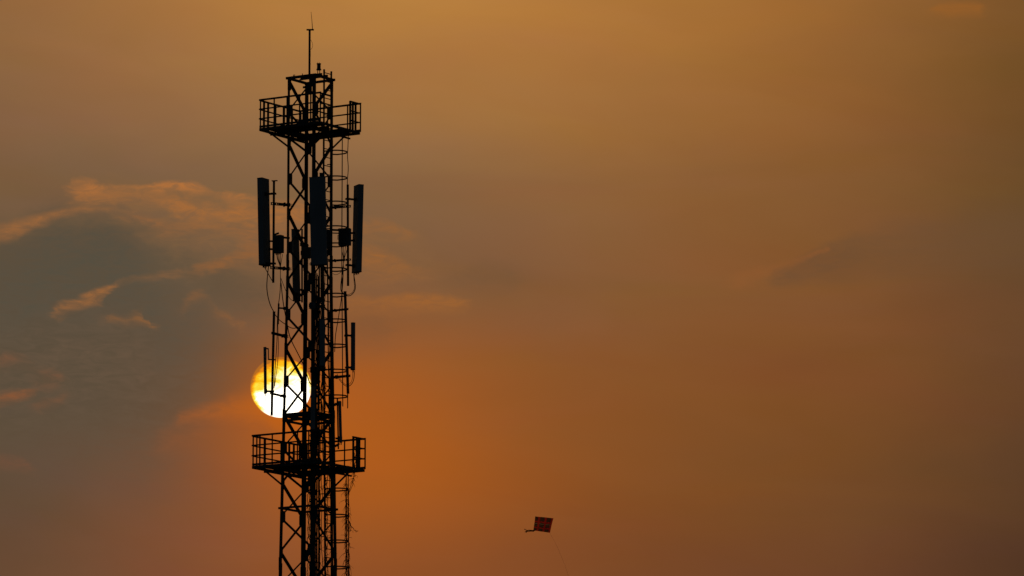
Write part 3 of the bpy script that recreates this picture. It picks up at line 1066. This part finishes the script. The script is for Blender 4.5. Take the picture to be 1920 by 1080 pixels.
lp = at(597.8, 131.5, -.35)
lamp = thing('warning_lamp', Vector((lp.x, lp.y, Z_TOP + .07)), 'small dark aircraft warning lamp standing on the tower top frame', 'lamp')
for s in (-.035, .028):
    MB().tube([Vector((lp.x + s, lp.y, Z_TOP + .07)), Vector((lp.x + s, lp.y, lp.z + .01))], .014, 8).obj('post', M_PIPE, lamp, lamp)
MB().lathe(lp, ((.080, 0), (.088, .012), (.080, .022), (.066, .035), (.061, .07)), 18).obj('base', M_STEEL, lamp, lamp, True)
MB().lathe(lp + ZD * .071, ((.058, 0), (.061, .03), (.058, .06), (.061, .09), (.056, .122)), 18).obj('lens', M_LAMP, lamp, lamp, True)
MB().lathe(lp + ZD * .194, ((.074, 0), (.078, .010), (.066, .024), (.02, .03)), 18).obj('cap', M_STEEL, lamp, lamp, True)
for s in (-.04, .02):
    MB().tube([lp + Vector((s, 0, .215)), lp + Vector((s, 0, .262))], .006, 5).obj('bird_spike', M_STEEL, lamp, lamp)
MB().prism(Vector((lp.x - .1, lp.y, Z_TOP + .062)), Vector((lp.x + .1, lp.y, Z_TOP + .062)), ZD, .03, .12).obj('foot_plate', M_STEEL, lamp, lamp)

# ------------------------------------------------------------------ cables
CG = 'black cables on the tower'


def cable(label, pts, r=.011, group=None):
    r = r * 1.25
    o = MB().tube(spline([at(*p) for p in pts], 6), r, 6).obj('cable', M_CABLE)
    recentre(o)
    return single(o, label, 'cable', group)


cable('cable bowing out from the foot of the long left antenna to the pole below', [(503.5, 499, -.2), (501.5, 517, -.3), (500.3, 538, -.45), (502.5, 556, -.55), (507, 572, -.65), (513, 584, -.75)], .012)
cable('short cable from the long left antenna foot to its pole bottom', [(494.5, 499, -.2), (500, 508, -.25), (506, 519, -.3), (510, 526, -.33)], .010)
for i, (x0, mid) in enumerate(((518.5, 3), (520.5, 1.5), (523, 0), (526, -1.5), (529.5, -3))):
    cable(('leftmost', 'second from left', 'middle', 'second from right', 'rightmost')[i] + ' thin cable fanning down from the radio box left of the tower', [(x0, 476.5, -.3), (x0 + mid * .5 + .3, 486, -.3), (525.6 + mid * -.15, 500, -.28), (525.8, 515, -.28), (526 + i * .25, 531, -.26)], .008, 'jumper cables under the left radio box')
cable('long cable hanging from the left radio bundle to the short bare pipe', [(526, 531, -.26), (525, 548, -.28), (523.4, 562, -.3), (522.2, 571, -.3), (520, 600, -.34), (519.2, 640, -.4), (516, 690, -.6), (514, 728, -.7)], .010)
cable('long cable running slightly right from the left radio bundle down past the left leg', [(527, 531, -.26), (530, 560, -.2), (534, 585, -.2), (539, 610, -.25), (541.5, 624, -.3), (547, 640, -.3), (557, 660, -.35), (567, 680, -.45), (574, 698, -.6), (580, 716, -.8), (585, 723, -.98)], .012)
cable('curved cable crossing behind the slim antenna from the left leg', [(527, 522, -.26), (533, 538, -.1), (541, 556, .0), (549, 564, .2), (558, 566, .45), (566, 563, .5)], .007)
cable('cable swinging across the lattice from the left pole to the far leg', [(516, 590, -.7), (524, 600, -.5), (535, 608, -.25), (543, 613.5, .0), (551, 615.5, .2), (560, 613, .4), (567, 607, .55)], .011)
cable('thin cable hanging beside the left pole across the sun', [(521, 606, -.3), (521.5, 630, -.4), (522, 650, -.5), (520.5, 680, -.6), (517.5, 705, -.7), (515, 724, -.74)], .008)
cable('thin wire curl below the short antenna in front of the sun', [(497.4, 739, -.8), (497.6, 748, -.8), (499.5, 756, -.79), (503, 759.5, -.77), (506.5, 757, -.75)], .005)
for i, o in enumerate((0, 3, 6.5, 10)):
    cable(('leftmost', 'second from left', 'second from right', 'rightmost')[i] + ' thin cable fanning down from the radio box right of the tower', [(640 + o * 1.2, 462.5, -.22), (641.5 + o * .8, 472, -.22), (643.5 + o * .3, 482, -.2), (644 - i * .2, 498, -.18), (642.5 - i * .6, 511, -.16)], .008, 'jumper cables under the right radio box')
cable('cable looping down from the right radio bundle and up to the long right antenna foot', [(643, 508, -.16), (640, 525, -.16), (639, 541, -.16), (641.5, 549, -.14), (648, 554, -.1), (657, 554, -.05), (664, 547, .05), (666.3, 538, .1), (665, 525, .12), (662.8, 513, .12)], .011)
cable('second thinner loop beside the cable under the long right antenna', [(644, 508, -.17), (642, 528, -.17), (641, 543, -.16), (645, 551, -.13), (652, 552.5, -.08), (660, 549, .02), (664.5, 540, .1), (663.6, 524, .12), (663, 513, .12)], .007)
cable('cable dropping straight from the right radio bundle past the short right pole', [(643.5, 508, -.15), (642.8, 530, -.15), (640, 560, -.1), (637, 580, -.05), (633, 605, 0), (629, 630, .05), (627.5, 660, .1)], .010)
cable('thin cable slanting from the right radio bundle to the right leg', [(645, 500, -.15), (638, 511, -.05), (630, 515, .05), (624, 513, .1)], .006)
cable('cable loop hanging from the short right antenna foot back to the right leg', [(664.6, 695.5, -.1), (663.5, 710, -.1), (660, 719, -.1), (654, 724, -.08), (647, 723, -.02), (638, 714, .05), (631.5, 703, .1)], .009)
cable('thinner second loop under the short right antenna', [(661.5, 695.5, -.1), (661, 708, -.1), (658, 717, -.1), (652, 721.5, -.08), (645, 719, -.02), (637, 709, .05), (632, 701, .1)], .006)
cable('thin cable hanging from the upper platform beside the ladder cage', [(653.2, 253, -.45), (652.4, 275, -.45), (651.6, 293, -.45), (653, 315, -.45), (651.3, 340, -.3), (652, 347, -.05)], .010)
cable('thin cable end dangling below the cage beside the lower right platform', [(652.5, 738, -.12), (652, 752, -.12), (651.4, 766, -.12)], .008)

# feeder cables clipped down the near leg's cable run
rnd = random.Random(11)
for i in range(6):
    v_ = .19 + .05 * i
    pts = []
    zc = zl(505) - .1 * i
    ztop = zc
    while zc > 1.0:
        pts.append(tw(side(zc) / 2 - .075 + rnd.uniform(-.008, .008), -side(zc) / 2 + v_ + rnd.uniform(-.010, .010), zc))
        zc -= .55
    o = MB().tube(spline(pts, 2), .013, 6).obj('feeder_cable', M_CABLE)
    recentre(o)
    single(o, 'black feeder cable clipped to the cable run inside the near leg', 'cable', 'feeder cables down the tower')
for i in range(3):
    pts = []
    zc = zl(470) - .2 * i
    while zc > 1.0:
        s_ = side(zc) / 2
        pts.append(tw(s_ - .06 + rnd.uniform(-.012, .012), s_ - .16 - .035 * i + rnd.uniform(-.010, .010), zc))
        zc -= .4
    o = MB().tube(spline(pts, 2), .011, 6).obj('feeder_cable', M_CABLE)
    recentre(o)
    single(o, 'thin black cable running down beside the right leg behind the ladder', 'cable', 'cables beside the right leg')


for i in range(7):
    pts = []
    zc = zl(500) - rnd.uniform(0, 1.5)
    vv = .10 + .09 * i
    uu = rnd.uniform(-.10, .10)
    end_z = zl(rnd.choice((860, 880, 1100, 1110)))
    while zc > end_z:
        s_ = side(zc) / 2
        pts.append(tw(s_ + uu + rnd.uniform(-.035, .035), -s_ + vv + rnd.uniform(-.035, .035), zc))
        zc -= rnd.uniform(.18, .4)
    o = MB().tube(spline(pts, 3), .011, 6).obj('slack_cable', M_CABLE)
    recentre(o)
    single(o, 'slack black cable hanging down between the near leg and the ladder', 'cable', 'slack cables between near leg and ladder')


# ------------------------------------------------------------------ dry creepers
def vine(label, stems, tw_n, seed, spread=.10, group='dry creepers on the tower'):
    """stems: polylines (world points, ragged); twigs leave them at random"""
    rr = random.Random(seed)
    root = thing('dry_vine', stems[0][-1].copy(), label, 'vine', group)
    for st in stems:
        pts = []
        for a, b in zip(st, st[1:]):
            n = max(2, int((b - a).length / .07))
            for i in range(n):
                j = Vector((rr.uniform(-1, 1), rr.uniform(-1, 1), rr.uniform(-.5, .5))) * .022
                pts.append(a + (b - a) * (i / n) + j)
        pts.append(st[-1])
        MB().tube(pts, .0125, 5, .009).obj('stem', M_VINE, root, root)
        for _ in range(tw_n):
            p = pts[rr.randrange(len(pts))]
            d = Vector((rr.uniform(-.7, .7), rr.uniform(-.5, .5), rr.uniform(-1.2, .1))).normalized()
            q = [p]
            L = rr.uniform(.08, .3) * spread / .1
            for k in range(5):
                d = (d + Vector((rr.uniform(-.5, .5), rr.uniform(-.4, .4), rr.uniform(-.8, .2)))).normalized()
                q.append(q[-1] + d * L / 5)
            MB().tube(q, .0075, 4, .003).obj('twig', M_VINE, root, root)
    return root


def cage_line(t, y0, y1):
    return [hoop_pt(t, zl(y0)), hoop_pt(t, zl((y0 + y1) / 2)), hoop_pt(t, zl(y1))]


vine('dry tangled creeper on the ladder cage below the lower platform', [cage_line(.5, 905, 1110), cage_line(.60, 910, 1110), cage_line(.48, 925, 1110), cage_line(.63, 960, 1100)], 40, 3, .13)
vine('dry creeper strand climbing from the cage to the right end of the lower platform', [[at(664, 838, -.2), at(664.5, 862, -.3), at(663, 885, -.4), at(661, 905, -.45), at(655, 920, -.45)], [at(667, 836, -.2), at(666, 870, -.3), at(664, 900, -.42), at(656, 921, -.45)]], 10, 5, .1)


def leg_line(u, v, y0, y1, n=4):
    out = []
    for i in range(n + 1):
        z_ = zl(y0 + (y1 - y0) * i / n)
        out.append(tw(u + (side(z_) / 2), v - side(z_) / 2, z_))
    return out


vine('dry creeper strands hanging left of the near leg around the lower platform', [leg_line(-.16, .02, 860, 1110), leg_line(-.20, .0, 930, 1110), leg_line(-.14, .04, 805, 1100)], 16, 8, .09)
vine('dry creeper tangled between the near leg and the ladder, lower half of the tower', [leg_line(-.02, .26, 520, 700), leg_line(.0, .34, 690, 880), leg_line(-.03, .22, 880, 1110), leg_line(-.02, .40, 890, 1110)], 22, 9, .1)
vine('dry creeper woven through the ladder rungs beside the right leg', [[lad(-.15, .0, zl(y)) for y in (690, 760, 850)], [lad(-.1, .02, zl(y)) for y in (880, 980, 1110)], [lad(.14, .02, zl(y)) for y in (640, 800, 960, 1110)], [lad(-.19, .03, zl(y)) for y in (900, 1000, 1110)]], 24, 10, .12)
vine('single dry twig reaching out to the right of the ladder cage', [[at(656, 983, -.4), at(660, 988, -.4), at(665, 994, -.4), at(668, 995.6, -.4), at(671.5, 995.2, -.4)], [at(656, 976, -.4), at(659, 988, -.4), at(657, 996, -.4)]], 2, 12, .05)

# ------------------------------------------------------------------ kite
KD = 14.0
kA, kB, kC, kE = at(1003.4, 968.2, KD), at(1037.6, 971.6, KD - .25), at(1031, 999, KD - .25), at(1000.2, 994.5, KD)
kite = thing('kite', kC.copy(), 'small red and black printed paper kite with ragged tail, flying right of the tower', 'kite')
mk = bpy.data.materials.new('printed_kite_paper')
mk.use_nodes = True
nt = mk.node_tree
nt.nodes.clear()


def nn(t, **kw):
    n = nt.nodes.new(t)
    for k, v in kw.items():
        setattr(n, k, v)
    return n


uvn = nn('ShaderNodeAttribute', attribute_name='sheet')
sp = nn('ShaderNodeSeparateXYZ')
nt.links.new(uvn.outputs['Vector'], sp.inputs[0])


def kmath(op, a, b=None, c=None):
    n = nn('ShaderNodeMath', operation=op)
    for i, v in enumerate((a, b, c)):
        if v is None:
            continue
        if isinstance(v, (int, float)):
            n.inputs[i].default_value = v
        else:
            nt.links.new(v, n.inputs[i])
    return n.outputs[0]


def ksm(x, a, b):
    n = nn('ShaderNodeMapRange', interpolation_type='SMOOTHSTEP')
    nt.links.new(x, n.inputs['Value'])
    n.inputs['From Min'].default_value = a
    n.inputs['From Max'].default_value = b
    return n.outputs['Result']


def kmix(f, a, b):
    n = nn('ShaderNodeMix', data_type='RGBA')
    nt.links.new(f, n.inputs[0])
    for k, v in ((6, a), (7, b)):
        if isinstance(v, tuple):
            n.inputs[k].default_value = (*v, 1)
        else:
            nt.links.new(v, n.inputs[k])
    return n.outputs[2]


kx, ky = sp.outputs[0], sp.outputs[1]            # 0..1 across, 0..1 down
nz = nn('ShaderNodeTexNoise')
nz.inputs['Scale'].default_value = 9
nz.inputs['Detail'].default_value = 4
nt.links.new(uvn.outputs['Vector'], nz.inputs['Vector'])
nj = kmath('MULTIPLY', kmath('SUBTRACT', nz.outputs['Fac'], .5), .16)
kxj = kmath('ADD', kx, nj)
kyj = kmath('ADD', ky, nj)
cx_ = kmath('ABSOLUTE', kmath('SUBTRACT', kmath('FRACT', kmath('MULTIPLY', kmath('ADD', kxj, .14), 2.75)), .5))   # 0 at column centre
cy_ = kmath('ABSOLUTE', kmath('SUBTRACT', kmath('FRACT', kmath('MULTIPLY', kmath('ADD', kyj, .06), 2.45)), .5))
block = kmath('MULTIPLY', ksm(cx_, .40, .30), ksm(cy_, .44, .34))
line = kmath('ABSOLUTE', kmath('SUBTRACT', kmath('FRACT', kmath('MULTIPLY', ky, 7.3)), .5))
pale = kmath('MULTIPLY', kmath('MULTIPLY', ksm(line, .16, .08), block), ksm(kmath('ABSOLUTE', kmath('SUBTRACT', ky, .42)), .22, .12))
c_ = kmix(block, (.62, .045, .035), (.13, .05, .036))
c_ = kmix(kmath('MULTIPLY', block, ksm(nz.outputs['Fac'], .45, .65)), c_, (.09, .10, .085))
c_ = kmix(pale, c_, (.48, .40, .30))
df = nn('ShaderNodeBsdfDiffuse')
tr = nn('ShaderNodeBsdfTranslucent')
nt.links.new(c_, df.inputs[0])
nt.links.new(c_, tr.inputs[0])
mx = nn('ShaderNodeMixShader')
mx.inputs[0].default_value = .8
nt.links.new(df.outputs[0], mx.inputs[1])
nt.links.new(tr.outputs[0], mx.inputs[2])
out = nn('ShaderNodeOutputMaterial')
nt.links.new(mx.outputs[0], out.inputs[0])

GN = 10
kv, kf, ku = [], [], []
kn = (kB - kA).cross(kE - kA).normalized()
for j in range(GN + 1):
    for i in range(GN + 1):
        s, t = i / GN, j / GN
        p = kA * (1 - s) * (1 - t) + kB * s * (1 - t) + kC * s * t + kE * (1 - s) * t
        p = p + kn * (.05 * math.sin(math.pi * s) * math.sin(math.pi * t) + .008 * math.sin(9 * s + 5 * t))
        kv.append(p)
        ku.append((s, t, 0))
for j in range(GN):
    for i in range(GN):
        a = j * (GN + 1) + i
        kf.append((a, a + 1, a + GN + 2, a + GN + 1))
mb = MB()
mb.add(kv, kf)
sail = mb.obj('sail', mk, kite, kite, True)
at_ = sail.data.attributes.new('sheet', 'FLOAT_VECTOR', 'POINT')
for i, c in enumerate(ku):
    at_.data[i].vector = c
back = kn * .012 if kn.y > 0 else kn * -.012
for a, b in ((kA, kC), (kE, kB)):
    m_ = (a + b) / 2 + kn * .05
    MB().tube(spline([a + back, m_ + back, b + back]), .004, 5).obj('spar', M_SPAR, kite, kite)
mt_ = bpy.data.materials.get('dry_vine_bark')
M_TAIL = mat('dark_tail_strips', (.03, .018, .015), .9, .3, 12.0, spec=.05)
rk = random.Random(5)
for path in ([(1002, 995), (997, 994.5), (992, 994), (988.5, 995.5), (985, 997)], [(1003, 994), (999, 995.5), (994, 994.8), (990, 995), (987, 997.5), (986.5, 999)], [(1001, 996.5), (996, 995.8), (991, 996.8), (988, 996.5), (984, 997.5)], [(994, 994.8), (988, 994.4), (985, 993.2), (983, 992)]):
    pp = spline([at(x, y, KD) for x, y in path], 4)
    mb = MB()
    for a, b in zip(pp, pp[1:]):
        mb.prism(a, b, ZD, .018 + rk.uniform(0, .012), .003)
    mb.obj('tail_strip', M_TAIL, kite, kite)
MB().prism(at(1003, 994.6, KD - .01), at(996, 995.2, KD - .01), ZD, .035, .02).obj('tail_knot', M_TAIL, kite, kite)
line_pts = [at(1027, 990, KD - .1), at(1033, 1003, KD - .4), at(1045, 1026, KD - 3), at(1056, 1052, KD - 7), at(1065, 1078, KD - 11), at(1110, 1230, KD - 30)]
pts = spline(line_pts, 6)
end = Vector((12.0, D - 70, 1.2))
last = pts[-1]
for i in range(1, 13):
    t = i / 12
    p = last + (end - last) * t
    p.z -= 1.2 * math.sin(math.pi * t)
    pts.append(p)
MB().tube(pts, .0018, 4).obj('kite_line', M_STRING, kite, kite)
